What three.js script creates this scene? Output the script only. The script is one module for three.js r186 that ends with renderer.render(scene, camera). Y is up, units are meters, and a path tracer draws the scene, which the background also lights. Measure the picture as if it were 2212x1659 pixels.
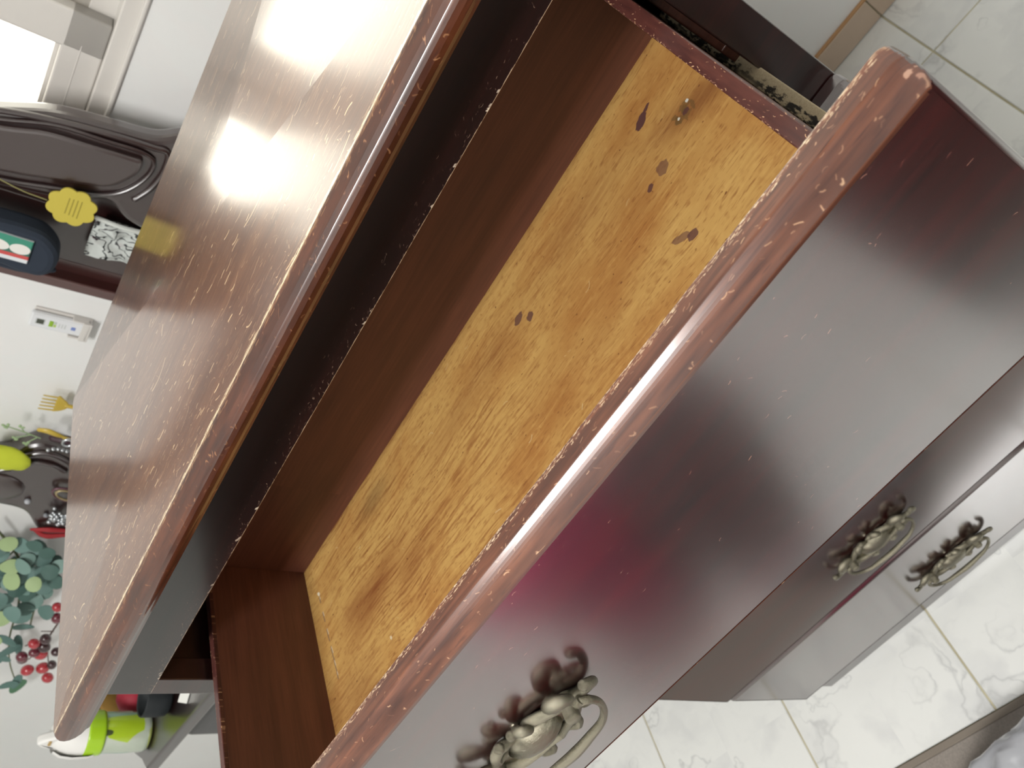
import * as THREE from 'three';
import { RoundedBoxGeometry } from 'three/addons/geometries/RoundedBoxGeometry.js';
import { mergeGeometries, mergeVertices, toCreasedNormals } from 'three/addons/utils/BufferGeometryUtils.js';
import { RectAreaLightUniformsLib } from 'three/addons/lights/RectAreaLightUniformsLib.js';
RectAreaLightUniformsLib.init();

// ---------------------------------------------------------------- camera, sky, lights, exposure
const scene = new THREE.Scene();
const renderer = new THREE.WebGLRenderer({ antialias: true });
renderer.toneMapping = THREE.LinearToneMapping;
renderer.toneMappingExposure = 1.0;
renderer.shadowMap.enabled = true;
const camera = new THREE.PerspectiveCamera(50.97, 2212 / 1659, 0.02, 60);
{
  const right = new THREE.Vector3(0.5231067, -0.78386597, 0.33453477), up = new THREE.Vector3(0.73373842, 0.21452225, -0.64467677), back = new THREE.Vector3(0.43357503, 0.58269575, 0.68737061);
  const m = new THREE.Matrix4().makeBasis(right, up, back).setPosition(0, 1.2539, 0);
  m.decompose(camera.position, camera.quaternion, camera.scale);
  camera.scale.set(1, 1, 1);
  camera.focus = 0.42;
  camera.userData.fStop = 20;
}
scene.background = new THREE.Color().setRGB(4.1, 3.95, 3.4);          // bright overcast daylight outside the window
const YAW = -4.5 * Math.PI / 180;                                      // the room is turned a little against the chest
const rw = (u, y, v) => new THREE.Vector3(u * Math.cos(YAW) + v * Math.sin(YAW), y, -u * Math.sin(YAW) + v * Math.cos(YAW));   // room (u along the window wall, v out of it) to world
const LAMP = { u: -0.42, y: 2.5, v: 0.85, w: 0.95, d: 0.36, power: 56 };
const CEIL = 2.6, U0 = -3.42, U1 = 1.5855, V0 = -1.25, V1 = 2.44;
{
  const l = new THREE.RectAreaLight(new THREE.Color().setRGB(1, 0.985, 0.965), LAMP.power, LAMP.w, LAMP.d);
  l.name = 'ceiling_light_glow';
  l.position.copy(rw(LAMP.u, LAMP.y - 0.01, LAMP.v));
  l.rotation.order = 'YXZ'; l.rotation.y = YAW; l.rotation.x = -Math.PI / 2;
  scene.add(l);
}

// ---------------------------------------------------------------- helpers
const R = (d) => d * Math.PI / 180;
let seed = 7;
const rnd = () => { seed = (seed * 1664525 + 1013904223) >>> 0; return seed / 4294967296; };
const rr = (a, b) => a + (b - a) * rnd();
const used = new Map();
const numbered = (n) => { const k = used.get(n) ?? 0; used.set(n, k + 1); return k ? n + '_' + String(k).padStart(3, '0') : n; };
function tag(o, label, category, group, kind) { Object.assign(o.userData, label ? { label } : {}, category ? { category } : {}, group ? { group } : {}, kind ? { kind } : {}); return o; }
function mesh(name, geo, mat, parent = scene) {
  if (Array.isArray(geo)) geo = merge(geo);
  const m = new THREE.Mesh(geo, mat); m.name = parent === scene ? numbered(name) : name; m.castShadow = m.receiveShadow = true; parent.add(m); return m;
}
function thing(name, label, category, pos = [0, 0, 0], turn = 0, group) {
  const o = new THREE.Group(); o.name = numbered(name); o.position.set(...pos); o.rotation.y = turn; scene.add(o); return tag(o, label, category, group);
}
function merge(list) {
  list = list.map((g) => { g = g.index ? g.toNonIndexed() : g; for (const k of Object.keys(g.attributes)) if (!['position', 'normal', 'uv'].includes(k)) g.deleteAttribute(k); if (!g.attributes.normal) g.computeVertexNormals(); if (!g.attributes.uv) g.setAttribute('uv', new THREE.BufferAttribute(new Float32Array(g.attributes.position.count * 2), 2)); return g; });
  return list.length === 1 ? list[0] : mergeGeometries(list);
}
const V3 = (x, y, z) => new THREE.Vector3(x, y, z);
function boxUV(g, ox = 0, oy = 0, oz = 0) {   // uv in metres, by the way a face points
  g = g.index ? g.toNonIndexed() : g;
  const p = g.attributes.position, n = p.count, uv = new Float32Array(n * 2), a = V3(), b = V3(), c = V3(), nn = V3();
  for (let i = 0; i < n; i += 3) {
    a.fromBufferAttribute(p, i); b.fromBufferAttribute(p, i + 1); c.fromBufferAttribute(p, i + 2);
    nn.copy(b).sub(a).cross(c.clone().sub(a)); const x = Math.abs(nn.x), y = Math.abs(nn.y), z = Math.abs(nn.z);
    for (let k = 0; k < 3; k++) {
      const q = [a, b, c][k], X = q.x + ox, Y = q.y + oy, Z = q.z + oz;
      const t = z >= x && z >= y ? [X, Y] : y >= x ? [X, Z] : [Z, Y];
      uv[(i + k) * 2] = t[0]; uv[(i + k) * 2 + 1] = t[1];
    }
  }
  g.setAttribute('uv', new THREE.BufferAttribute(uv, 2)); return g;
}
function box(x0, x1, y0, y1, z0, z1, r = 0.0015) {
  const w = x1 - x0, h = y1 - y0, d = z1 - z0;
  const g = new RoundedBoxGeometry(w, h, d, 2, Math.min(r, w / 2.1, h / 2.1, d / 2.1)); g.translate((x0 + x1) / 2, (y0 + y1) / 2, (z0 + z1) / 2); return boxUV(g);
}
function bar(a, b, w, h, r = 0.001) {   // a box along a..b
  const d = b.clone().sub(a), l = d.length(), g = new RoundedBoxGeometry(w, l, h, 2, Math.min(r, w / 2.1, h / 2.1));
  g.applyQuaternion(new THREE.Quaternion().setFromUnitVectors(V3(0, 1, 0), d.normalize())); g.translate((a.x + b.x) / 2, (a.y + b.y) / 2, (a.z + b.z) / 2); return boxUV(g);
}
// closed rings of equal length joined to a skin, ends filled
function ringLoft(rings, crease = 0.5, capStart = true, capEnd = true) {
  const pos = [], m = rings[0].length, tri = (a, b, c) => pos.push(a.x, a.y, a.z, b.x, b.y, b.z, c.x, c.y, c.z);
  for (let i = 0; i + 1 < rings.length; i++) for (let k = 0; k < m; k++) { const a = rings[i][k], b = rings[i][(k + 1) % m], c = rings[i + 1][(k + 1) % m], d = rings[i + 1][k]; tri(a, b, c); tri(a, c, d); }
  const cap = (ring, flip) => { const c = ring.reduce((s, q) => s.add(q), V3()).divideScalar(m); for (let k = 0; k < m; k++) { const a = ring[k], b = ring[(k + 1) % m]; flip ? tri(c, b, a) : tri(c, a, b); } };
  if (capStart) cap(rings[0], true); if (capEnd) cap(rings[rings.length - 1], false);
  const g = new THREE.BufferGeometry(); g.setAttribute('position', new THREE.Float32BufferAttribute(pos, 3)); g.computeVertexNormals();
  return toCreasedNormals(g, crease);
}
// rounded rectangle outline, counter-clockwise, with side points
function rrect(x0, x1, y0, y1, r, n = 6, side = 1) {
  const out = [], c = [[x1 - r, y1 - r, 0], [x0 + r, y1 - r, 90], [x0 + r, y0 + r, 180], [x1 - r, y0 + r, 270]];
  for (const [cx, cy, a0] of c) for (let i = 0; i <= n; i++) { const a = R(a0 + 90 * i / n); out.push([cx + r * Math.cos(a), cy + r * Math.sin(a)]); }
  return out;
}
function tube(pts, radii, seg = 24, rad = 10, flat = 1) {   // tapered tube through points
  const curve = new THREE.CatmullRomCurve3(pts.map((p) => (p.isVector3 ? p : V3(...p))), false, 'centripetal');
  const g = new THREE.TubeGeometry(curve, seg, 1, rad, false), p = g.attributes.position, fr = curve.getPoints(seg), L = curve.getSpacedPoints(seg);
  const rAt = (t) => { if (typeof radii === 'number') return radii; const k = t * (radii.length - 1), i = Math.min(radii.length - 2, Math.floor(k)); return radii[i] + (radii[i + 1] - radii[i]) * (k - i); };
  for (let i = 0; i <= seg; i++) { const c = L[i], r = rAt(i / seg); for (let j = 0; j <= rad; j++) { const k = i * (rad + 1) + j; p.setXYZ(k, c.x + (p.getX(k) - c.x) * r, c.y + (p.getY(k) - c.y) * r, c.z + (p.getZ(k) - c.z) * r * flat); } }
  g.computeVertexNormals();
  const e = [0, 1].map((s) => { const q = L[s ? seg : 0], r = rAt(s), b = new THREE.SphereGeometry(r, 10, 8); b.scale(1, 1, flat); b.translate(q.x, q.y, q.z); return b; });
  return merge([g, ...e]);
}
function ell(x, y, z, a, b, c, seg = 16) { const g = new THREE.SphereGeometry(1, seg, Math.max(8, seg >> 1)); g.scale(a, b, c); g.translate(x, y, z); return g; }
function cyl(a, b, r0, r1 = r0, seg = 18) { const A = V3(...a), B = V3(...b), d = B.clone().sub(A), g = new THREE.CylinderGeometry(r1, r0, d.length(), seg); g.applyQuaternion(new THREE.Quaternion().setFromUnitVectors(V3(0, 1, 0), d.normalize())); g.translate((A.x + B.x) / 2, (A.y + B.y) / 2, (A.z + B.z) / 2); return g; }
function lathe(pts, seg = 32, from = 0, span = Math.PI * 2) { return new THREE.LatheGeometry(pts.map(([r, y]) => new THREE.Vector2(r, y)), seg, from, span); }
function plate(pts, depth, bevel = 0.002, curve = true) {   // outline in xy, extruded towards +z from 0
  const s = new THREE.Shape(); if (curve) { s.moveTo(...pts[0]); s.splineThru(pts.slice(1).concat([pts[0]]).map((q) => new THREE.Vector2(...q))); } else { pts.forEach((q, i) => (i ? s.lineTo(...q) : s.moveTo(...q))); s.closePath(); }
  const g = new THREE.ExtrudeGeometry(s, { depth: Math.max(depth - 2 * bevel, 0.0002), bevelEnabled: bevel > 0, bevelSize: bevel, bevelThickness: bevel, bevelSegments: 3, bevelOffset: -bevel, curveSegments: 10 });
  g.translate(0, 0, bevel); return g;
}
function inRoom(o, u, y, v, turn = 0) { o.position.copy(rw(u, y, v)); o.rotation.y = YAW + turn; return o; }

// ---------------------------------------------------------------- noise and textures
const hash = (x, y, s) => { let h = Math.imul(x, 374761393) ^ Math.imul(y, 668265263) ^ Math.imul(s, 1442695041); h = Math.imul(h ^ (h >>> 13), 1274126177); return ((h ^ (h >>> 16)) >>> 0) / 4294967296; };
const sm = (t) => t * t * (3 - 2 * t);
function vn(x, y, s) { const i = Math.floor(x), j = Math.floor(y), f = sm(x - i), g = sm(y - j); const a = hash(i, j, s), b = hash(i + 1, j, s), c = hash(i, j + 1, s), d = hash(i + 1, j + 1, s); return a + (b - a) * f + (c - a) * g + (a - b - c + d) * f * g; }
function fbm(x, y, s, o = 4) { let v = 0, a = 0.5, n = 0; for (let i = 0; i < o; i++) { v += a * vn(x, y, s + i); n += a; a *= 0.5; x *= 2.03; y *= 2.03; } return v / n; }
const mix3 = (a, b, t) => [a[0] + (b[0] - a[0]) * t, a[1] + (b[1] - a[1]) * t, a[2] + (b[2] - a[2]) * t];
const clamp = (x, a = 0, b = 1) => Math.min(b, Math.max(a, x));
function canvasOf(w, h, fn) {   // fn(x, y) -> [r, g, b] 0..255
  const c = document.createElement('canvas'); c.width = w; c.height = h; const g = c.getContext('2d'), im = g.createImageData(w, h);
  for (let y = 0; y < h; y++) for (let x = 0; x < w; x++) { const q = fn(x, y), i = (y * w + x) * 4; im.data[i] = q[0]; im.data[i + 1] = q[1]; im.data[i + 2] = q[2]; im.data[i + 3] = 255; }
  g.putImageData(im, 0, 0); return c;
}
function tex(c, srgb = true, rx = 1, ry = 1, flip = true) {
  const t = new THREE.CanvasTexture(c); t.flipY = flip; const wrap = true; if (srgb) t.colorSpace = THREE.SRGBColorSpace; t.magFilter = THREE.LinearFilter;
  if (wrap) t.wrapS = t.wrapT = THREE.RepeatWrapping; t.repeat.set(rx, ry); return t;
}
function stroke(g, x, y, len, ang, bend, w, style) { g.strokeStyle = style; g.lineWidth = w; g.lineCap = 'round'; g.beginPath(); g.moveTo(x, y); const dx = Math.cos(ang) * len, dy = Math.sin(ang) * len; g.quadraticCurveTo(x + dx / 2 - dy * bend, y + dy / 2 + dx * bend, x + dx, y + dy); g.stroke(); }
function blot(g, x, y, a, b, rot, style, n = 14, rough = 0.3) { g.fillStyle = style; g.beginPath(); for (let i = 0; i < n; i++) { const t = i / n * Math.PI * 2, k = 1 + rr(-rough, rough), px = Math.cos(t) * a * k, py = Math.sin(t) * b * k; g[i ? 'lineTo' : 'moveTo'](x + px * Math.cos(rot) - py * Math.sin(rot), y + px * Math.sin(rot) + py * Math.cos(rot)); } g.closePath(); g.fill(); }
const lin = (h) => new THREE.Color(h);
const phys = (o) => new THREE.MeshPhysicalMaterial(o), std = (o) => new THREE.MeshStandardMaterial(o);

// --- lacquered dark wood: grain along u
function lacquer(w, h, mw, mh, dark, light, s, grain = 1) {
  return canvasOf(w, h, (x, y) => {
    const X = x / w * mw, Y = y / h * mh;
    const a = fbm(X * 9, Y * 90, s, 4), b = fbm(X * 30, Y * 900, s + 9, 3), c = fbm(X * 14, Y * 14, s + 20, 3);
    const t = clamp((a - 0.35) * 1.3 * grain + (b - 0.5) * 0.9 * grain + (c - 0.5) * 0.5 + 0.35);
    return mix3(dark, light, t);
  });
}
// front of the open drawer (0.69 x 0.19 m)
const FW = 0.6895, FH = 0.1895;
function faceCanvas() {
  const w = 2048, h = 563, c = lacquer(w, h, FW, FH, [27, 5, 6], [60, 12, 11], 31, 1), g = c.getContext('2d');
  const k = w / FW;
  for (let i = 0; i < 520; i++) { const y = Math.pow(rnd(), 1.4) * h, a = rr(-0.5, 0.5) + (rnd() < 0.2 ? 1.2 : 0); stroke(g, rnd() * w, y, rr(2, 9), a, rr(-0.4, 0.4), rr(0.6, 1.4), `rgba(222,180,150,${rr(0.15, 0.75)})`); }
  for (let i = 0; i < 900; i++) stroke(g, rnd() * w, rnd() * h, rr(10, 60), rr(-0.12, 0.12), 0, 0.6, `rgba(20,4,6,${rr(0.1, 0.35)})`);
  return c;
}
// worn round edge: redder, pores and grain, chips
function noseCanvas(s, rim = false) {
  const w = 2048, h = 96, c = canvasOf(w, h, (x, y) => {
    const X = x / w * FW, Y = y / h * 0.032, a = fbm(X * 30, Y * 420, s, 4), b = fbm(X * 90, Y * 1700, s + 5, 3), d = fbm(X * 26, Y * 120, s + 8, 3);
    const t = clamp((a - 0.4) * 1.1 + (d - 0.5) * 0.8 + 0.5);
    let q = mix3([60, 30, 21], [116, 69, 47], t); if (b > 0.66) q = mix3(q, [40, 16, 14], (b - 0.66) * 2.2); return q;
  }), g = c.getContext('2d');
  for (let i = 0; i < 420; i++) stroke(g, rnd() * w, rnd() * h, rr(1.5, 9), rr(-0.9, 0.9), rr(-0.5, 0.5), rr(0.7, 1.8), `rgba(226,190,150,${rr(0.2, 0.8)})`);
  for (let i = 0; i < 2600; i++) { g.fillStyle = `rgba(225,206,172,${rr(0.25, 0.85)})`; g.fillRect(rnd() * w, h - Math.pow(rnd(), 2) * 17, rr(2, 9), rr(0.8, 2.4)); }   // worn back arris
  if (!rim) { blot(g, 2034, 30, 5, 4, 0.6, 'rgba(176,138,116,0.9)', 12, 0.4); blot(g, 2038, 20, 3.5, 3, 1, 'rgba(160,120,100,0.85)', 12, 0.4); }
  if (rim) for (let i = 0; i < 900; i++) { g.fillStyle = `rgba(220,200,160,${rr(0.2, 0.75)})`; g.fillRect(rnd() * w, Math.pow(rnd(), 3) * 7, rr(3, 20), rr(0.6, 1.5)); }
  return c;
}
// top of the chest (0.70 x 0.43 m): brown, many pale scratches running along it
const topScratch = [];
for (let i = 0; i < 5200; i++) { const big = rnd() < 0.09; topScratch.push([rnd(), rnd(), rr(0.001, 0.011) * (rnd() < 0.05 ? 3 : 1), rr(-0.26, 0.26) + (rnd() < 0.1 ? rr(-1.2, 1.2) : 0), rr(-0.3, 0.3), big ? rr(2, 4.2) : rr(0.8, 2), big ? rr(0.6, 1) : rr(0.1, 0.55)]); }
for (let i = 0; i < 500; i++) topScratch.push([rnd(), 1 - Math.pow(rnd(), 2) * 0.25, rr(0.0006, 0.004), rr(-1.5, 1.5), rr(-0.5, 0.5), rr(0.8, 2.2), rr(0.3, 0.9)]);
function topCanvas() {
  const w = 2048, h = 1260, k = w / 0.70, c = lacquer(w, h, 0.70, 0.43, [90, 55, 37], [128, 86, 58], 51, 0.7), g = c.getContext('2d');
  for (const [x, y, l, a, b, t, o] of topScratch) stroke(g, x * w, y * h, l * k, a, b, t, `rgba(236,206,160,${Math.min(0.95, o)})`);
  for (let i = 0; i < 1500; i++) { g.fillStyle = `rgba(238,222,184,${rr(0.25, 0.8)})`; g.fillRect(rnd() * w, 1207 - rr(0, 1) * rr(0, 9), rr(4, 26), rr(0.8, 2.2)); }  // front arris: pale wear, with the window glint on the edge painted in
  for (let i = 0; i < 30; i++) stroke(g, rnd() * w, rnd() * h, rr(60, 260), rr(-0.06, 0.06), rr(-0.05, 0.05), 1.1, `rgba(60,28,20,${rr(0.3, 0.6)})`);
  return c;
}
function topBump() {
  const w = 1024, h = 630, k = w / 0.70, c = canvasOf(w, h, (x, y) => { const v = 128 + (fbm(x * 0.02, y * 0.25, 77, 3) - 0.5) * 60; return [v, v, v]; }), g = c.getContext('2d');
  for (const [x, y, l, a, b, t, o] of topScratch) stroke(g, x * w, y * h, l * k, a, b, t * 0.6, `rgba(30,30,30,${Math.min(0.8, o * 0.9)})`);
  return c;
}
// plywood drawer bottom, x -0.6168..0.0095, z -0.5186..-0.2
const PX0 = -0.62, PX1 = 0.0095, PZ0 = -0.52, PZ1 = -0.2;
function plyCanvas() {
  const w = 2000, h = 1016, mw = PX1 - PX0, mh = PZ1 - PZ0;
  const stains = [[-0.505, -0.41, 0.058, 0.018, -0.25, [134, 76, 34], 0.75], [-0.445, -0.395, 0.04, 0.016, -0.25, [138, 80, 36], 0.5], [-0.54, -0.42, 0.03, 0.014, -0.1, [128, 70, 32], 0.4], [-0.345, -0.455, 0.05, 0.014, -0.1, [140, 86, 42], 0.28], [-0.27, -0.46, 0.05, 0.02, 0, [140, 86, 42], 0.26], [-0.03, -0.437, 0.04, 0.013, 0.35, [122, 70, 34], 0.6], [-0.57, -0.35, 0.05, 0.03, 0.2, [130, 84, 44], 0.4], [-0.14, -0.47, 0.06, 0.02, 0, [140, 86, 42], 0.3], [-0.47, -0.49, 0.03, 0.014, 0, [116, 90, 54], 0.4], [-0.2, -0.38, 0.09, 0.03, 0.05, [150, 92, 42], 0.22], [-0.1, -0.43, 0.05, 0.02, 0, [150, 92, 42], 0.25]];
  const c = canvasOf(w, h, (x, y) => {
    const X = x / w * mw, Y = y / h * mh, wob = (fbm(X * 12, Y * 12, 3, 3) - 0.5) * 0.012;
    const st = fbm(X * 34, (Y + wob) * 620, 4, 3), fine = fbm(X * 170, (Y + wob) * 1300, 5, 2), pat = fbm(X * 16, Y * 26, 6, 4), big = fbm(X * 7, Y * 9, 8, 3), mot = fbm(X * 190, Y * 240, 12, 2);
    let q = mix3([212, 170, 100], [184, 130, 68], clamp((pat - 0.42) * 2.3)); q = mix3(q, [150, 94, 46], clamp((st - 0.52) * 2.4) * clamp(0.25 + (big - 0.35) * 2.2));
    q = mix3(q, [128, 74, 34], clamp((fine - 0.62) * 2.5) * 0.7); q = mix3(q, [230, 190, 116], clamp((0.4 - st) * 2.6) * 0.6 + clamp((mot - 0.66) * 2) * 0.5); q = mix3(q, [150, 96, 48], clamp((0.36 - mot) * 2) * 0.5);
    for (const [sx, sz, a, b, rot, col, k] of stains) { const dx = X + PX0 - sx, dz = Y + PZ0 - sz, e = ((dx * Math.cos(rot) + dz * Math.sin(rot)) / a) ** 2 + ((dz * Math.cos(rot) - dx * Math.sin(rot)) / b) ** 2; if (e < 4) q = mix3(q, col, k * clamp(Math.exp(-e * 1.3) * (0.45 + 1.1 * pat * 0.6 + 0.6 * st))); }
    return q;
  }), g = c.getContext('2d');
  const k = w / mw, P = (x, z) => [(x - PX0) * k, (z - PZ0) * k];
  const dark = (x, z, a, b, rot, al = 0.9) => { const [px, py] = P(x, z); blot(g, px, py, a * k, b * k, rot, `rgba(92,58,58,${al})`, 18, 0.16); };
  dark(-0.062, -0.474, 0.0078, 0.0042, -0.5, 0.95); dark(-0.054, -0.4775, 0.005, 0.0016, -0.3, 0.9);
  dark(-0.074, -0.426, 0.0055, 0.0055, 0, 0.5); dark(-0.089, -0.424, 0.0034, 0.0024, -0.4, 0.8); dark(-0.09, -0.365, 0.0045, 0.0035, 0, 0.75); dark(-0.096, -0.371, 0.0075, 0.003, 0.5, 0.5); dark(-0.232, -0.462, 0.006, 0.004, -0.3, 0.72); dark(-0.222, -0.452, 0.004, 0.0038, -0.3, 0.72);
  for (let i = 0; i < 14; i++) { const a = rr(0, 6.28), r = rr(0.001, 0.0085), [px, py] = P(-0.039 + Math.cos(a) * r, -0.442 + Math.sin(a) * r * 0.8); blot(g, px, py, rr(4, 13), rr(3, 9), rr(0, 3), `rgba(112,86,48,0.55)`, 10, 0.4); }
  dark(-0.038, -0.44, 0.003, 0.0022, 0.2, 0.8); { const [px, py] = P(-0.0325, -0.4455); blot(g, px, py, 5, 5, 0, 'rgba(235,240,240,0.9)'); } { const [px, py] = P(-0.0445, -0.4415); blot(g, px, py, 4, 4, 0, 'rgba(240,240,235,0.9)'); }
  for (let i = 0; i < 240; i++) { const [px, py] = P(rr(PX0, PX1), rr(PZ0, PZ1)); blot(g, px, py, rr(1, 4), rr(1, 2.4), 0, `rgba(96,50,24,${rr(0.3, 0.8)})`, 8, 0.4); }
  for (let i = 0; i < 60; i++) { const [px, py] = P(rr(-0.6, -0.5), rr(-0.34, -0.2)); blot(g, px, py, rr(2, 7), rr(1.5, 3.4), rr(-0.4, 0.4), `rgba(88,46,28,${rr(0.4, 0.85)})`, 8, 0.4); }
  for (let i = 0; i < 46; i++) { const [px, py] = P(rr(PX0, PX1), rr(PZ0, PZ1)); stroke(g, px, py, rr(3, 26), rr(-0.9, 0.9), rr(-0.5, 0.5), rr(1, 2.2), `rgba(240,225,190,${rr(0.25, 0.75)})`); }
  for (const [x, z, L] of [[-0.597, -0.473, 6], [-0.5965, -0.455, 10], [-0.5955, -0.435, 12], [-0.5945, -0.415, 14], [-0.594, -0.4, 10], [-0.5935, -0.388, 6]]) { const [px, py] = P(x, z); stroke(g, px, py, L * 3.4, 1.5, 0.05, 5, 'rgba(120,100,92,0.7)'); stroke(g, px + 2, py, L * 1.6, 1.4, 0, 4, 'rgba(232,226,214,0.6)'); }
  { const [px, py] = P(-0.597, -0.477); blot(g, px, py, 9, 6, 1, 'rgba(244,238,220,0.95)'); } { const [px, py] = P(-0.5, -0.36); blot(g, px, py, 6, 5, 1, 'rgba(236,226,205,0.8)'); }
  return c;
}
// dark rail with its chipped lower arris (v = 0 at the lower edge)
function railCanvas() {
  const w = 2048, h = 180, c = lacquer(w, h, 0.69, 0.045, [16, 7, 8], [36, 15, 13], 61, 0.8), g = c.getContext('2d');
  for (let i = 0; i < 520; i++) { const d = Math.pow(rnd(), 2.2) * 56; stroke(g, rnd() * w, h - d, rr(1, 8), rr(-1.3, 0.4), rr(-0.4, 0.4), rr(0.6, 1.5), `rgba(206,180,150,${rr(0.2, 0.7)})`); }
  for (let i = 0; i < 1300; i++) { g.fillStyle = `rgba(196,172,146,${rr(0.3, 0.9)})`; g.fillRect(rnd() * w, h - rr(0.6, 3.6), rr(2, 16), rr(1, 4)); }
  for (let i = 0; i < 16; i++) blot(g, rnd() * w, h - rr(3, 8), rr(3, 8), rr(2, 4), 0.6, `rgba(224,208,184,${rr(0.5, 0.9)})`, 10, 0.5);
  return c;
}
function sideCanvas() {   // top edge of the drawer sides, u along 0.33 m, v across 8.5 mm
  const w = 1400, h = 60, c = canvasOf(w, h, (x, y) => mix3([62, 30, 27], [94, 52, 43], clamp(fbm(x * 0.012, y * 0.06, 91, 4) * 1.5 - 0.3))), g = c.getContext('2d');
  for (let i = 0; i < 500; i++) { const e = rnd() < 0.6 ? h - Math.pow(rnd(), 3) * 10 : rnd() < 0.5 ? Math.pow(rnd(), 3) * 10 : rnd() * h; stroke(g, rnd() * w, e, rr(1, 8), rr(-0.8, 0.8), rr(-0.5, 0.5), rr(0.7, 2.2), `rgba(240,200,150,${rr(0.3, 0.95)})`); }
  return c;
}
function marble(s) {
  return canvasOf(512, 512, (x, y) => {
    const X = x / 512, Y = y / 512, wx = (fbm(X * 4, Y * 4, s, 5) - 0.5) * 0.9, wy = (fbm(X * 4, Y * 4, s + 40, 5) - 0.5) * 0.9;
    const r = 1 - Math.abs(fbm((X + wx) * 3.1 + Y * 0.8, (Y + wy) * 1.7, s + 80, 3) * 2 - 1), v = Math.pow(clamp((r - 0.86) / 0.14), 2.4) * clamp(fbm(X * 4, Y * 4, s + 100, 3) * 3.4 - 1.45);
    const cl = fbm(X * 5 + wx * 2, Y * 5 + wy * 2, s + 60, 4); return mix3(mix3([228, 229, 225], [214, 215, 213], clamp((cl - 0.42) * 2.4)), [182, 183, 182], v * 0.6);
  });
}
const plain = (a, b, f, s) => canvasOf(256, 256, (x, y) => mix3(a, b, fbm(x * f, y * f, s, 4)));

// ---------------------------------------------------------------- materials
const LQ = { clearcoat: 1, clearcoatRoughness: 0.16, roughness: 0.3, ior: 1.8 };
const M = {};
M.face = phys({ ...LQ, map: tex(faceCanvas(), true, 1 / FW, 1 / FH), clearcoatRoughness: 0.15, roughness: 0.23, ior: 2.5 });
M.nose = phys({ ...LQ, map: tex(noseCanvas(41)), clearcoatRoughness: 0.16, roughness: 0.34, ior: 1.6 });
M.top = phys({ ...LQ, map: tex(topCanvas(), true, 1 / 0.70, 1 / 0.43, false), bumpMap: tex(topBump(), false, 1 / 0.70, 1 / 0.43, false), bumpScale: 0.00028, clearcoatRoughness: 0.17, roughness: 0.3, ior: 2.0 });
M.ply = std({ map: tex(plyCanvas(), true, 1 / (PX1 - PX0), 1 / (PZ1 - PZ0), false), roughness: 0.62, color: lin('#dad6ce') });
M.rail = phys({ ...LQ, map: tex(railCanvas(), true, 1 / 0.69, 1 / 0.045) });
M.sideTop = phys({ map: tex(sideCanvas(), true, 1, 1), roughness: 0.45, clearcoat: 0.4, clearcoatRoughness: 0.3 });
const cDark = lacquer(1024, 512, 0.5, 0.25, [22, 9, 9], [46, 19, 16], 71, 0.9);
M.dark = phys({ ...LQ, map: tex(cDark, true, 2, 4) });
const cInner = lacquer(1024, 512, 0.5, 0.25, [80, 44, 33], [114, 68, 51], 75, 0.7);
M.inner = phys({ map: tex(cInner, true, 2, 4), roughness: 0.5, clearcoat: 0.25, clearcoatRoughness: 0.35 });
M.carve = phys({ ...LQ, color: lin('#2b1715'), clearcoatRoughness: 0.22 });
M.dust = std({ map: tex(canvasOf(1400, 48, (x, y) => { const d = fbm(x * 0.07, y * 0.16, 5, 4), n = fbm(x * 0.012, y * 0.05, 15, 3), e = y / 48; return mix3(mix3([168, 152, 122], [186, 172, 142], fbm(x * 0.3, y * 0.3, 9, 2)), [42, 38, 32], clamp((d + (0.55 - Math.abs(e - 0.2) * 1.1) * 0.8 - 0.72) * 5) * clamp(n * 3 - 0.7)); }), true, 1, 1, false), roughness: 0.95 });
M.brass = std({ color: new THREE.Color().setRGB(0.27, 0.25, 0.19), metalness: 1, roughness: 0.25, bumpMap: tex(plain([90, 90, 90], [190, 190, 190], 0.05, 3), false, 20, 20), bumpScale: 0.0004 });
M.white = std({ map: tex(plain([236, 237, 235], [243, 243, 241], 0.02, 5), true, 1, 1), roughness: 0.75 });
M.wallBack = M.white;
M.winFrame = phys({ color: lin('#dcd8d2'), roughness: 0.3, clearcoat: 0.5, clearcoatRoughness: 0.2 });
M.grout = std({ map: tex(plain([168, 160, 132], [198, 192, 164], 0.06, 8), true, 2, 2), roughness: 0.95 });
M.tile = [211, 222, 233, 244].map((s) => phys({ map: tex(marble(s), true, 1 / 0.2925, 1 / 0.2925), roughness: 0.22, clearcoat: 0.5, clearcoatRoughness: 0.12 }));
M.skirt = phys({ map: tex(plain([190, 168, 146], [206, 186, 164], 0.03, 9), true, 3, 3), roughness: 0.3, clearcoat: 0.4 });

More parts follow.
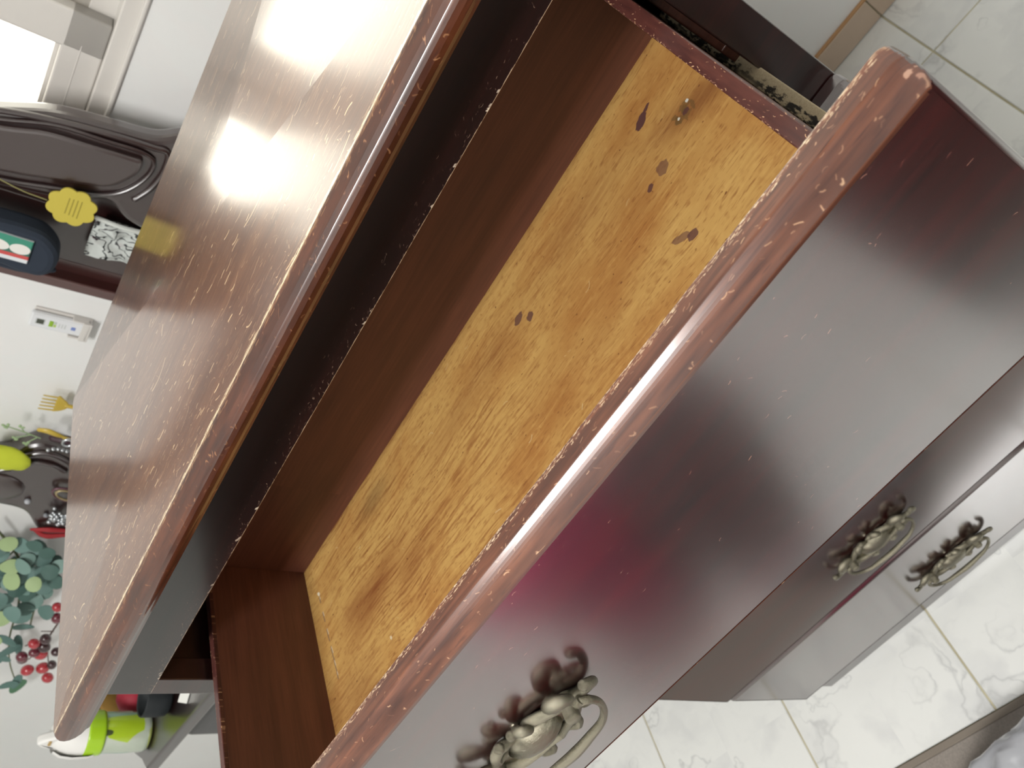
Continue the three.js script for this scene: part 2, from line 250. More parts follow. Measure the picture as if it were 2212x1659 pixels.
// ---------------------------------------------------------------- the room
function roomBox(name, u0, u1, y0, y1, v0, v1, mat, r = 0) {
  const g = r ? box(u0, u1, y0, y1, v0, v1, r) : boxUV(new THREE.BoxGeometry(u1 - u0, y1 - y0, v1 - v0).translate((u0 + u1) / 2, (y0 + y1) / 2, (v0 + v1) / 2));
  const m = mesh(name, g, mat); m.rotation.y = YAW; m.userData.kind = 'structure'; return m;
}
const floor = roomBox('floor', U0 - 0.12, U1 + 0.12, -0.12, -0.0035, V0 - 0.12, V1 + 0.12, M.grout);
{
  const P = 0.2945, G = 0.0032, geo = new Map();
  const tileGeo = (d) => { if (!geo.has(d)) { const s = new THREE.Shape(); const w = (P - G) / 2, e = (d - G) / 2; s.moveTo(-w, -e); s.lineTo(w, -e); s.lineTo(w, e); s.lineTo(-w, e); s.closePath(); const g = new THREE.ExtrudeGeometry(s, { depth: 0.006, bevelEnabled: true, bevelSize: 0.0012, bevelThickness: 0.0012, bevelSegments: 1, bevelOffset: -0.0012 }); g.rotateX(-Math.PI / 2); g.translate(0, -0.0083, 0); geo.set(d, g); } return geo.get(d); };
  let n = 0;
  for (let u = 0.113 - 12 * P; u < U1 - 0.01; u += P) for (let v = -0.2104 - 3 * P; v < V1 - 0.01; v += P) {
    const t = mesh('tile', tileGeo(P), M.tile[Math.floor(hash(n, 3, 9) * 4)], floor); n++;
    t.position.set(u + P / 2, rr(0, 0.0004), v + P / 2); t.rotation.y = Math.floor(rnd() * 4) * Math.PI / 2;
  }
  const d = -1.0939 - V0 ; for (let u = 0.113 - 12 * P; u < U1 - 0.01; u += P) { const t = mesh('tile', tileGeo(d), M.tile[Math.floor(rnd() * 4)], floor); t.position.set(u + P / 2, 0, V0 + d / 2); }
}
// window wall with its opening
const WU0 = -0.9, WU1 = 0.5, WY0 = 1.113, WY1 = 2.12;
{
  const s = new THREE.Shape(); s.moveTo(U0 - 0.12, -0.12); s.lineTo(U1 + 0.12, -0.12); s.lineTo(U1 + 0.12, CEIL + 0.12); s.lineTo(U0 - 0.12, CEIL + 0.12); s.closePath();
  const h = new THREE.Path(); h.moveTo(WU0, WY0); h.lineTo(WU0, WY1); h.lineTo(WU1, WY1); h.lineTo(WU1, WY0); h.closePath(); s.holes.push(h);
  const g = new THREE.ExtrudeGeometry(s, { depth: 0.14, bevelEnabled: false }); g.translate(0, 0, V0 - 0.14);
  const m = mesh('wall_back', g, M.wallBack); m.rotation.y = YAW; m.userData.kind = 'structure';
}
roomBox('wall_left', U0 - 0.12, U0, 0, CEIL, V0, V1, M.white);
roomBox('wall_right', U1, U1 + 0.12, 0, CEIL, V0, V1, M.white);
roomBox('wall_front', U0, U1, 0, CEIL, V1, V1 + 0.12, M.white);
roomBox('ceiling', U0 - 0.12, U1 + 0.12, CEIL, CEIL + 0.12, V0, V1 + 0.12, M.white);
{
  const b = roomBox('baseboard_back', U0, U1, 0, 0.0585, V0, V0 + 0.003, M.grout);
  for (let u = 0.113 - 12 * 0.2945; u < U1 - 0.01; u += 0.2945) mesh('tile', box(u + 0.0012, u + 0.2933, 0.001, 0.056, V0 + 0.001, V0 + 0.0085, 0.0015), M.skirt, b);
  mesh('cap_strip', box(U0, U1, 0.0555, 0.0605, V0, V0 + 0.007, 0.0015), std({ color: lin('#b98f63'), roughness: 0.6 }), b);
}
{
  const w = new THREE.Group(); w.name = 'window_1'; w.userData.kind = 'structure'; w.rotation.y = YAW; scene.add(w);
  const F = M.winFrame, z = V0;
  mesh('window_frame', [box(WU0, WU1, WY0, WY0 + 0.026, z - 0.1, z - 0.004, 0.003), box(WU0, WU1, WY1 - 0.03, WY1, z - 0.1, z - 0.004), box(WU0, WU0 + 0.03, WY0, WY1, z - 0.1, z - 0.004), box(WU1 - 0.03, WU1, WY0, WY1, z - 0.1, z - 0.004)], F, w);
  mesh('window_sill', box(WU0 - 0.01, WU1 + 0.01, WY0 - 0.004, WY0 + 0.003, z - 0.06, z + 0.006, 0.003), F, w);
  const sash = (u0, u1, v, sl, sr, y0) => {
    const s = mesh('sash', [box(u0, u1, y0, y0 + 0.055, v - 0.02, v + 0.012, 0.004), box(u0, u1, WY1 - 0.085, WY1 - 0.03, v - 0.02, v + 0.012, 0.004), box(u0, u0 + sl, y0, WY1 - 0.03, v - 0.02, v + 0.012, 0.004), box(u1 - sr, u1, y0, WY1 - 0.03, v - 0.02, v + 0.012, 0.004), box(u0 + sl - 0.003, u1 - sr + 0.003, y0 + 0.0545, y0 + 0.061, v - 0.016, v + 0.002, 0.002)], F, w);
    mesh('window_pane', new THREE.BoxGeometry(u1 - u0 - sl - sr + 0.01, WY1 - y0 - 0.135, 0.004).translate((u0 + sl + u1 - sr) / 2, (y0 + 0.05 + WY1 - 0.08) / 2, v - 0.006), phys({ color: 0xffffff, transmission: 1, thickness: 0, roughness: 0.02, ior: 1.5 }), s);
    mesh('bead', box(u0 + sl, u1 - sr + 0.012, y0 + 0.0285, y0 + 0.0302, v + 0.0112, v + 0.0128, 0.0007), F, s);
  };
  sash(WU0 + 0.03, -0.523, z - 0.03, 0.055, 0.057, WY0 + 0.026);
  sash(-0.535, 0.0, z - 0.064, 0.075, 0.055, WY0 + 0.056); mesh('track', box(WU0, WU1, WY0 + 0.02, WY0 + 0.06, z - 0.09, z - 0.05, 0.002), F, w);
  sash(-0.02, WU1 - 0.03, z - 0.03, 0.055, 0.055, WY0 + 0.026);
}
// ceiling light (out of frame: its streak lies on the rounded edges)
{
  const t = thing('ceiling_light', 'wide white panel light fitting under the ceiling in front of the chest', 'lamp', rw(LAMP.u, LAMP.y, LAMP.v).toArray(), YAW);
  mesh('housing', box(-LAMP.w / 2 - 0.03, LAMP.w / 2 + 0.03, 0.0, CEIL - LAMP.y, -LAMP.d / 2 - 0.03, LAMP.d / 2 + 0.03, 0.006), M.winFrame, t);
  mesh('diffuser', box(-LAMP.w / 2, LAMP.w / 2, -0.004, 0.004, -LAMP.d / 2, LAMP.d / 2, 0.003), std({ color: 0xffffff, emissive: 0xffffff, emissiveIntensity: 3, roughness: 0.5 }), t);
}

// ---------------------------------------------------------------- the chest of drawers
const X0 = -0.6583, X1 = 0.0312, ZC = -0.4058, TOPY = 1.1067, PITCH = 0.1934, D1 = 1.0379;
const chest = thing('chest_of_drawers', 'dark red-brown lacquered chest of drawers with its scratched top and top drawer pulled open', 'chest of drawers');
const at = (x, y, z, o) => { o.position.set(x, y, z); return o; };
{
  // top with its full round edge
  const XA = -0.674, XB = 0.036, ZB = -0.794, ZF = -0.3685, prof = [[0.022, TOPY - 0.0195], [0.006, TOPY - 0.0195], [0.003, TOPY - 0.0189], [0.0027, TOPY - 0.0173], [0.0008, TOPY - 0.0148], [0, TOPY - 0.0117], [0.0004, TOPY - 0.0086], [0.0017, TOPY - 0.0058], [0.004, TOPY - 0.0034], [0.007, TOPY - 0.0017], [0.0102, TOPY - 0.0006], [0.0131, TOPY - 0.0001], [0.0138, TOPY]];
  const ring = ([d, y]) => rrect(XA + (TOPY - y) * 1.3, XB - (TOPY - y) * 0.3, -ZF + d, -ZB - d * 0.4, 0.006, 8).map(([x, z]) => V3(x, y, -z));
  const edge = ringLoft(prof.slice(0, 12).map(ring), 0.6, true, false), edge2 = edge;
  const pr = prof.slice(0, 12).reverse(), acc = [0]; for (let i = 1; i < pr.length; i++) acc.push(acc[i - 1] + Math.hypot(pr[i][0] - pr[i - 1][0], pr[i][1] - pr[i - 1][1]));
  const arc = (dy) => { let k = 0; while (k < pr.length - 2 && TOPY - pr[k + 1][1] < dy) k++; const a = TOPY - pr[k][1], b = TOPY - pr[k + 1][1]; return (acc[k] + (acc[k + 1] - acc[k]) * clamp((dy - a) / Math.max(b - a, 1e-6))) / acc[acc.length - 1]; };
  const p = edge2.attributes.position, uv = new Float32Array(p.count * 2);
  for (let i = 0; i < p.count; i++) { const y = p.getY(i), x = p.getX(i), z = p.getZ(i); uv[i * 2] = (x - XA + (z - ZF)) / 0.70; uv[i * 2 + 1] = 1 - clamp(arc(TOPY - y), 0.01, 0.99); }
  edge2.setAttribute('uv', new THREE.BufferAttribute(uv, 2));
  M.topEdge = phys({ ...LQ, map: tex(noseCanvas(141, true)), color: lin('#d2bca8'), clearcoatRoughness: 0.07, roughness: 0.3 });
  const slab = mesh('top', boxUV(ringLoft(prof.slice(11).map(ring), 0.4, true, true), 0.674, 0, 0.794), M.top, chest);
  mesh('edge_moulding', edge2, M.topEdge, slab);
}
{
  const st = M.dark;
  const rail = mesh('rail', boxUV(box(X0 + 0.0033, X1 - 0.0011, 1.0377, TOPY - 0.0192, ZC - 0.02, ZC, 0.0008), 0.66, -1.0377), M.rail, chest);
  for (let k = 1; k < 5; k++) mesh('rail', box(X0 + 0.02, X1 - 0.02, D1 - k * PITCH - 0.012, D1 - k * PITCH + 0.012, ZC - 0.03, ZC - 0.001), st, chest);
  mesh('stile', box(X0 + 0.0033, -0.6333, 0.03, 1.0385, ZC - 0.022, ZC, 0.0012), st, chest);
  mesh('stile', box(0.0065, X1 - 0.0011, 0.03, 1.0385, ZC - 0.022, ZC, 0.0012), st, chest);
  mesh('side_panel', box(X0 + 0.0038, X0 + 0.02, 0.03, TOPY - 0.0192, -0.785, ZC - 0.02), st, chest);
  mesh('side_panel', box(X1 - 0.0176, X1 - 0.0016, 0.03, TOPY - 0.0192, -0.785, ZC - 0.02), st, chest);
  mesh('back_panel', box(X0 + 0.02, X1 - 0.018, 0.05, TOPY - 0.03, -0.788, -0.78), M.inner, chest);
  mesh('runner', box(0.002, 0.0135, D1 - PITCH + 0.045, D1 - PITCH + 0.065, -0.77, ZC - 0.022), M.inner, chest);
  mesh('runner', box(-0.6385, -0.626, D1 - PITCH + 0.045, D1 - PITCH + 0.065, -0.77, ZC - 0.022), M.inner, chest);
  // plinth under the lowest drawer
  mesh('plinth', box(X0 + 0.012, X1 - 0.012, 0.0, 0.072, -0.78, ZC + 0.004, 0.003), st, chest);
}
// a drawer front: board with a round edge on all sides; y = 0 at its top, z = 0 at its face, x from X0 to X1
function frontGeo() {
  const T = 0.0195, ring = ([d, z]) => rrect(X0 + d * 0.36, X1 - d * 0.36, -FH + d * 0.16, -d, Math.max(0.0062 - d * 0.4, 0.0012), 6).map(([x, y]) => V3(x, y, z));
  const prof = [[0.0012, -T], [0.0003, -T + 0.0005], [0.0, -T + 0.0014]];
  for (let i = 0; i <= 14; i++) { const a = i / 14 * Math.PI / 2; prof.push([0.0118 * (1 - Math.cos(a)), -0.0135 + 0.0131 * Math.sin(a)]); }
  prof.push([0.01185, -0.0008], [0.0122, -0.0008]);
  const edge = ringLoft(prof.slice(0, 18).map(ring), 0.7, false, false), p = edge.attributes.position, n = edge.attributes.normal, uv = new Float32Array(p.count * 2);
  for (let i = 0; i < p.count; i++) { const sideways = Math.abs(n.getX(i)) > Math.abs(n.getY(i)) && p.getX(i) < X0 + 0.012 || p.getX(i) > X1 - 0.012 && Math.abs(n.getX(i)) > Math.abs(n.getY(i)); uv[i * 2] = sideways ? p.getY(i) / FW : (p.getX(i) - X0) / FW; uv[i * 2 + 1] = clamp((p.getZ(i) + T) / 0.021, 0.02, 0.98); }
  edge.setAttribute('uv', new THREE.BufferAttribute(uv, 2));
  const pick = (want) => {   // the worn long edges, and the ends made dark to stand for their shade
    const P = edge.attributes.position, N = edge.attributes.normal, U = edge.attributes.uv, o = { position: [], normal: [], uv: [] };
    for (let i = 0; i < P.count; i += 3) { const cx = (P.getX(i) + P.getX(i + 1) + P.getX(i + 2)) / 3, nx = Math.abs(N.getX(i) + N.getX(i + 1) + N.getX(i + 2)), ny = Math.abs(N.getY(i) + N.getY(i + 1) + N.getY(i + 2)), end = (cx < X0 + 0.012 || cx > X1 - 0.012) && nx > ny * 1.6; if ((end ? Math.sign(cx + 0.3) : 0) === want) for (let k = i; k < i + 3; k++) { o.position.push(P.getX(k), P.getY(k), P.getZ(k)); o.normal.push(N.getX(k), N.getY(k), N.getZ(k)); o.uv.push(U.getX(k), U.getY(k)); } }
    const g = new THREE.BufferGeometry(); g.setAttribute('position', new THREE.Float32BufferAttribute(o.position, 3)); g.setAttribute('normal', new THREE.Float32BufferAttribute(o.normal, 3)); g.setAttribute('uv', new THREE.Float32BufferAttribute(o.uv, 2)); return g;
  };
  const board = boxUV(ringLoft([prof[0], [0.004, -T + 0.004], prof[18], prof[19]].map(ring), 0.5, true, true), -X0, FH, 0);
  return { edge: pick(0), ends: [pick(-1), pick(1)], board };
}
const FG = frontGeo();
// bail pull on a pierced scroll plate, x along its width, z = 0 on the wood
function handleGeo() {
  const plateG = [], bailG = [], postG = [];
  for (const s of [-1, 1]) {
    const S = (pts) => pts.map(([x, y, z]) => V3(s * x * 0.001, y * 0.001, z * 0.001));
    plateG.push(tube(S([[6, 13, 2.5], [16, 15, 4], [26, 10, 5], [33, 4, 5], [38, 1, 4]]), [0.002, 0.0032, 0.0034, 0.0032, 0.002], 24, 10));        // long upper scroll
    plateG.push(tube(S([[30, 6, 4], [35, 14, 6], [43, 17, 9], [48, 13, 10], [46, 8, 8]]), [0.0022, 0.0048, 0.006, 0.0045, 0.002], 22, 10, 0.8));  // rolled upper leaf
    plateG.push(tube(S([[36, 2, 3], [47, -3, 3], [57, -1, 5], [62, 5, 8], [60, 10, 9]]), [0.003, 0.0036, 0.003, 0.0028, 0.0032], 22, 10));          // horn at the end
    plateG.push(tube(S([[3, 12, 3], [9, 19, 5], [14, 20, 8], [16, 16, 8], [12, 13, 6]]), [0.002, 0.0036, 0.0036, 0.003, 0.0016], 20, 10));         // crest curl
    plateG.push(ell(s * 0.0065, 0.0215, 0.006, 0.0032, 0.0032, 0.0032, 12));                                                                 // small ball
    plateG.push(tube(S([[36, 0, 3], [30, -10, 4], [20, -15, 4], [8, -19, 3], [0, -22, 3]]), [0.003, 0.0034, 0.003, 0.003, 0.0026], 24, 10));       // lower scroll
    plateG.push(tube(S([[30, -9, 3], [38, -12, 5], [42, -9, 6], [40, -5, 5]]), [0.0018, 0.0028, 0.0028, 0.0018], 18, 8));
    plateG.push(tube(S([[16, -15, 3], [18, -21, 4], [13, -24, 5], [9, -21, 4]]), [0.0018, 0.0026, 0.0026, 0.0016], 18, 8));
    postG.push(cyl([s * 0.036, 0.0015, 0], [s * 0.036, 0.0015, 0.0135], 0.0052, 0.0046), ell(s * 0.036, 0.0015, 0.0135, 0.0047, 0.0047, 0.0028), cyl([s * 0.0345, 0.0005, 0.0085], [s * 0.0455, 0.0005, 0.0085], 0.0028, 0.0028, 12));
  }
  const L = [[43, 0.5, 8.5], [47, -3, 9.5], [47.5, -9, 10.5], [42.5, -17, 12], [32, -23.5, 13.5], [17, -26, 14], [0, -27, 14.5]], full = [...L.map(([x, y, z]) => [-x, y, z]), ...L.slice(0, -1).reverse()];
  bailG.push(tube(full.map(([x, y, z]) => V3(x * 0.001, y * 0.001, z * 0.001)), [0.0026, 0.0021, 0.0024, 0.003, 0.0035, 0.003, 0.0024, 0.0021, 0.0026], 70, 12));
  plateG.push(plate([[-38, 1], [-30, 8], [-18, 10], [-8, 11], [0, 14], [8, 11], [18, 10], [30, 8], [38, 1], [28, -9], [16, -13], [6, -16], [0, -19], [-6, -16], [-16, -13], [-28, -9]].map(([x, y]) => [x * 0.001, y * 0.001]), 0.0026, 0.001));
  const bulge = new THREE.SphereGeometry(1, 28, 16); { const p = bulge.attributes.position; for (let i = 0; i < p.count; i++) { const a = Math.atan2(p.getY(i), p.getX(i)), k = 1 + 0.05 * Math.cos(a * 9); p.setXYZ(i, p.getX(i) * 0.021 * k, p.getY(i) * 0.0135 * k - 0.001, 0.002 + Math.max(0, p.getZ(i)) * 0.0095); } bulge.computeVertexNormals(); }
  plateG.push(bulge);
  return { plate: merge(plateG), bail: merge(bailG), post: merge(postG.slice(0, 3)), post2: merge(postG.slice(3)) };
}
const HG = handleGeo();
function addHandle(d, hx, hy, hz) {
  const p = mesh('handle_plate', HG.plate, M.brass, d); p.position.set(hx, hy, hz); tag(p, 'aged brass scroll plate');
  at(hx, hy, hz, mesh('handle_bail', HG.bail, M.brass, d)); at(hx, hy, hz, mesh('handle_post', HG.post, M.brass, d)); at(hx, hy, hz, mesh('handle_post', HG.post2, M.brass, d));
}
for (let k = 0; k < 5; k++) {
  const open = k === 0, zf = open ? -0.186 : ZC + 0.0195 + 0.0005, d = mesh('drawer', FG.board, M.face, chest);
  d.position.set(0, D1 - k * PITCH, zf);
  mesh('edge_moulding', FG.edge, open ? M.nose : M.face, d);
  for (const e of FG.ends) mesh('end_edge', e, M.face, d);
  if (k === 3) { d.rotation.x = R(-2.4); d.position.z -= 0.0065; }   // tilt added so its face mirrors the mat and looks darker
  addHandle(d, open ? -0.341 : -0.32, open ? -0.105 : -0.1165, 0);
  if (!open) { mesh('drawer_box', box(-0.625, -0.003, -0.15, -0.04, -0.34, -0.0196), M.inner, d); continue; }
  // the open box: sides, back, bottom (coordinates relative to the front: y - D1, z - zf)
  const Y = (y) => y - D1, Z = (z) => z - zf, side = (x0, x1) => {
    const s = mesh('side_panel', box(x0, x1, Y(0.872), Y(0.9925), Z(-0.524), Z(-0.2056), 0.0008), M.inner, d);
    const cap = boxUV(box(x0, x1, Y(0.992), Y(0.9959), Z(-0.524), Z(-0.2056), 0.0008)), p = cap.attributes.position, uv = cap.attributes.uv;
    for (let i = 0; i < p.count; i++) uv.setXY(i, (p.getZ(i) - Z(-0.524)) / 0.33, (p.getX(i) - x0) / (x1 - x0) * 0.96 + 0.02);
    mesh('side_edge', cap, M.sideTop, d);
  };
  side(-0.6253, -0.6168); side(-0.0111, -0.0026);
  mesh('back_panel', box(-0.6168, -0.0111, Y(0.875), Y(0.985), Z(-0.527), Z(-0.5186), 0.0008), M.inner, d);
  mesh('sub_front', box(-0.6168, -0.0111, Y(0.875), Y(0.985), Z(-0.216), Z(-0.2056), 0.0008), M.inner, d);
  mesh('bottom_panel', boxUV(box(-0.6168, -0.0111, Y(0.8905), Y(0.8955), Z(-0.5186), Z(-0.2056), 0.0004), -PX0, 0, zf - PZ0), M.ply, d);
  { const g = box(-0.0026, 0.008, Y(0.876), Y(0.8955), Z(-0.527), Z(-0.2056), 0.001), p = g.attributes.position, uv = g.attributes.uv; for (let i = 0; i < p.count; i++) uv.setXY(i, (p.getZ(i) - Z(-0.527)) / 0.33, clamp((p.getX(i) + 0.0026) / 0.0106, 0.03, 0.97)); mesh('runner', g, M.dust, d); }
}

// ---------------------------------------------------------------- dark carved cabinet by the window, and what hangs on it
const rPlate = (pts, v0, depth, bevel, mat, parent, name, curve = true) => mesh(name, plate(pts, depth, bevel, curve).translate(0, 0, v0), mat, parent);
{
  const c = thing('cabinet', 'dark carved wooden cabinet with a curved raised-panel side frame beside the window', 'cabinet', [0, 0, 0], YAW);
  // carcass against the wall
  mesh('back_board', box(-0.94, -0.72, 0.02, 1.62, -1.249, -1.215, 0.004), phys({ ...LQ, color: lin('#3a1a17'), clearcoatRoughness: 0.25 }), c);
  mesh('side_board', box(-0.945, -0.925, 0.02, 1.62, -1.249, -1.19, 0.004), phys({ ...LQ, color: lin('#4a201c') }), c);
  mesh('inner_panel', box(-0.90, -0.80, 0.1, 1.5, -1.216, -1.207, 0.004), phys({ ...LQ, color: lin('#2c1412') }), c);
  mesh('edge_strip', box(-0.7425, -0.739, 0.3, 1.6, -1.216, -1.203, 0.001), M.carve, c);
  // curved side frame, v = -1.2 .. -1.15
  const outer = [[-0.71, 1.55], [-0.70, 1.42], [-0.68, 1.31], [-0.653, 1.241], [-0.629, 1.18], [-0.619, 1.112], [-0.611, 1.055], [-0.588, 1.01], [-0.59, 0.93], [-0.67, 0.88], [-0.75, 0.92], [-0.772, 0.99], [-0.764, 1.045], [-0.74, 1.081], [-0.754, 1.112], [-0.763, 1.147], [-0.772, 1.217], [-0.778, 1.31], [-0.784, 1.42], [-0.79, 1.55]];
  rPlate(outer, -1.2, 0.035, 0.01, M.carve, c, 'side_frame');
  const inner = [[-0.722, 1.52], [-0.70, 1.36], [-0.67, 1.236], [-0.655, 1.184], [-0.651, 1.127], [-0.648, 1.078], [-0.649, 1.06], [-0.669, 1.059], [-0.691, 1.072], [-0.708, 1.089], [-0.719, 1.121], [-0.729, 1.167], [-0.74, 1.222], [-0.752, 1.36], [-0.762, 1.52]];
  rPlate(inner, -1.17, 0.016, 0.006, phys({ ...LQ, color: lin('#352422'), clearcoatRoughness: 0.3 }), c, 'raised_panel');
  mesh('moulding', tube([[-0.716, 1.5, -1.162], [-0.693, 1.34, -1.162], [-0.664, 1.238, -1.162], [-0.644, 1.176, -1.162], [-0.64, 1.112, -1.162], [-0.638, 1.062, -1.162], [-0.644, 1.046, -1.162], [-0.662, 1.043, -1.162], [-0.69, 1.053, -1.162], [-0.717, 1.074, -1.162], [-0.733, 1.105, -1.162], [-0.742, 1.152, -1.162], [-0.756, 1.219, -1.162], [-0.766, 1.36, -1.162], [-0.773, 1.5, -1.162]], 0.0036, 110, 8), M.carve, c);
  mesh('moulding', tube([[-0.668, 1.3, -1.163], [-0.642, 1.2, -1.163], [-0.63, 1.12, -1.163], [-0.625, 1.053, -1.163], [-0.624, 1.033, -1.163], [-0.65, 1.027, -1.163], [-0.688, 1.034, -1.163], [-0.718, 1.05, -1.163]], 0.005, 80, 8), M.carve, c);
  mesh('base', box(-0.95, -0.6, 0, 0.89, -1.245, -1.17, 0.004), M.carve, c);
}
{
  const c = thing('cap', 'dark navy cap with a green, white and red patch hanging on the dark carved cabinet', 'cap', [0, 0, 0], YAW);
  const navy = std({ color: lin('#2a3340'), roughness: 0.9 });
  const pts = [[-0.80, 1.27], [-0.797, 1.205], [-0.797, 1.172], [-0.803, 1.146], [-0.825, 1.125], [-0.855, 1.122], [-0.875, 1.135], [-0.878, 1.16], [-0.872, 1.20], [-0.874, 1.27]];
  rPlate(pts, -1.164, 0.05, 0.014, navy, c, 'crown');
  mesh('visor', tube([[-0.876, 1.27, -1.141], [-0.881, 1.2, -1.136], [-0.884, 1.145, -1.141], [-0.873, 1.122, -1.141]], [0.004, 0.006, 0.006, 0.004], 24, 8), navy, c);
  const pc = canvasOf(256, 256, () => [62, 110, 96]), g = pc.getContext('2d');
  g.fillStyle = '#3f8f78'; g.fillRect(0, 0, 256, 110); g.fillStyle = '#e8e6e0'; g.beginPath(); g.ellipse(78, 118, 60, 46, 0.2, 0, 7); g.fill(); g.beginPath(); g.ellipse(190, 118, 52, 46, -0.1, 0, 7); g.fill(); g.fillStyle = '#c9514f'; g.fillRect(0, 168, 256, 34); g.fillStyle = '#dfe3e6'; g.fillRect(0, 200, 256, 56); g.fillStyle = '#b9c2c8'; g.fillRect(0, 232, 256, 24);
  const pm = std({ map: tex(pc, true, 1 / 0.066, 1 / 0.05), roughness: 0.4 }); pm.map.rotation = 0;
  const p = mesh('patch', boxUV(plate([[-0.03, -0.022], [0.03, -0.022], [0.03, 0.02], [-0.02, 0.022], [-0.032, 0.012]], 0.006, 0.002, false), 0.033, 0.025), pm, c); p.position.set(-0.83, 1.19, -1.115); p.rotation.z = -Math.PI / 2;
  tag(p, 'green, white and red printed patch');
}
{
  const t = thing('scalloped_tag', 'yellow scalloped flower-shaped tag hanging from the curved dark frame', 'tag', [0, 0, 0], YAW);
  const y = std({ color: lin('#c9b94e'), roughness: 0.8 }), pts = [], n = 8;
  for (let i = 0; i < 96; i++) { const a = i / 96 * Math.PI * 2, r = 0.034 * (0.86 + 0.14 * Math.abs(Math.sin(a * n / 2))); pts.push([-0.752 + r * Math.cos(a) * 0.95, 1.127 + r * Math.sin(a)]); }
  const m = mesh('disc', plate(pts, 0.004, 0.001, false).translate(0, 0, -1.143), y, t);
  mesh('cord', tube([[-0.752, 1.16, -1.1395], [-0.75, 1.19, -1.14], [-0.748, 1.22, -1.148]], 0.001, 10, 6), std({ color: lin('#8f8a5a'), roughness: 0.9 }), t);
  const w = new THREE.Group(); for (let i = 0; i < 4; i++) mesh('printed_line', box(-0.768 + i * 0.001, -0.737, 1.116 + i * 0.0055, 1.1175 + i * 0.0055, -1.1392, -1.1386, 0.0002), std({ color: lin('#9c8f3c'), roughness: 0.9 }), t);
}
{
  const c = canvasOf(256, 256, (x, y) => { const f = Math.sin((fbm(x * 0.02, y * 0.02, 6, 3) * 4 + Math.hypot(x - 120, y - 150) * 0.02) * 6.28); return f > 0.72 ? [40, 44, 46] : [206, 212, 208]; });
  const t = thing('plastic_packet', 'crinkled white plastic packet with black curling line print tucked beside the cabinet', 'packet', [0, 0, 0], YAW);
  const g = new THREE.PlaneGeometry(0.07, 0.11, 14, 22), p = g.attributes.position; for (let i = 0; i < p.count; i++) p.setZ(i, (fbm(p.getX(i) * 60, p.getY(i) * 40, 3, 3) - 0.5) * 0.022);
  const back = g.clone(); back.translate(0, 0, -0.006); g.computeVertexNormals(); back.computeVertexNormals();
  mesh('bag', merge([g, back]).translate(-0.825, 1.03, -1.188), phys({ map: tex(c), roughness: 0.2, clearcoat: 1, clearcoatRoughness: 0.1 }), t);
  mesh('seal', tube([[-0.785, 1.085, -1.183], [-0.785, 1.05, -1.178], [-0.784, 1.0, -1.183]], 0.004, 16, 8), phys({ color: lin('#d7dcd6'), roughness: 0.2, clearcoat: 1 }), t);
}
// ---------------------------------------------------------------- remote control in its wall holder
{
  const c = canvasOf(256, 512, () => [232, 234, 236]), g = c.getContext('2d');
  g.fillStyle = '#c9cdcb'; g.fillRect(66, 40, 124, 96); g.fillStyle = '#4b4f45'; g.fillRect(78, 52, 100, 72);
  g.fillStyle = '#9cc23e'; g.fillRect(64, 176, 128, 34); g.fillStyle = '#b5cf6a'; g.fillRect(70, 224, 60, 26); g.fillStyle = '#c3cbc2'; g.fillRect(140, 224, 48, 26); g.fillStyle = '#d0d4d2'; for (let i = 0; i < 3; i++) g.fillRect(80, 272 + i * 30, 90, 14);
  g.fillStyle = '#7d8fc9'; g.beginPath(); g.arc(128, 420, 22, 0, 7); g.fill();
  const t = thing('remote_control', 'small white remote control with grey screen and green buttons in a white wall holder', 'remote control', rw(-1.061, 1.076, -1.2405).toArray(), YAW);
  mesh('body', box(-0.0165, 0.0165, -0.042, 0.044, -0.005, 0.006, 0.004), phys({ color: lin('#eceeef'), roughness: 0.3, clearcoat: 0.4 }), t);
  const face = boxUV(box(-0.0135, 0.0135, -0.039, 0.041, 0.0055, 0.0066, 0.0004), 0.0135, 0.039); mesh('keypad', face, std({ map: tex(c, true, 1 / 0.027, 1 / 0.08), roughness: 0.4 }), t);
  mesh('button', [box(-0.006, 0.006, 0.007, 0.012, 0.006, 0.0076, 0.0006)], std({ color: lin('#94bd35'), roughness: 0.4 }), t);
  mesh('button', [box(-0.0035, 0.0035, -0.0285, -0.0215, 0.006, 0.0076, 0.0006)], std({ color: lin('#7f92cc'), roughness: 0.4 }), t);
  const h = thing('remote_holder', 'shallow white plastic holder on the wall behind the small remote control', 'holder', rw(-1.061, 1.076, -1.25).toArray(), YAW);
  mesh('back_plate', box(-0.021, 0.021, -0.052, 0.04, 0.0, 0.004, 0.002), M.winFrame, h); mesh('lip', [box(-0.021, 0.021, -0.052, -0.0425, 0.003, 0.021, 0.003), box(-0.021, -0.0172, -0.05, -0.02, 0.003, 0.018, 0.0015), box(0.0172, 0.021, -0.05, -0.02, 0.003, 0.018, 0.0015), box(-0.021, 0.021, -0.052, -0.037, 0.018, 0.021, 0.0012)], M.winFrame, h);
}
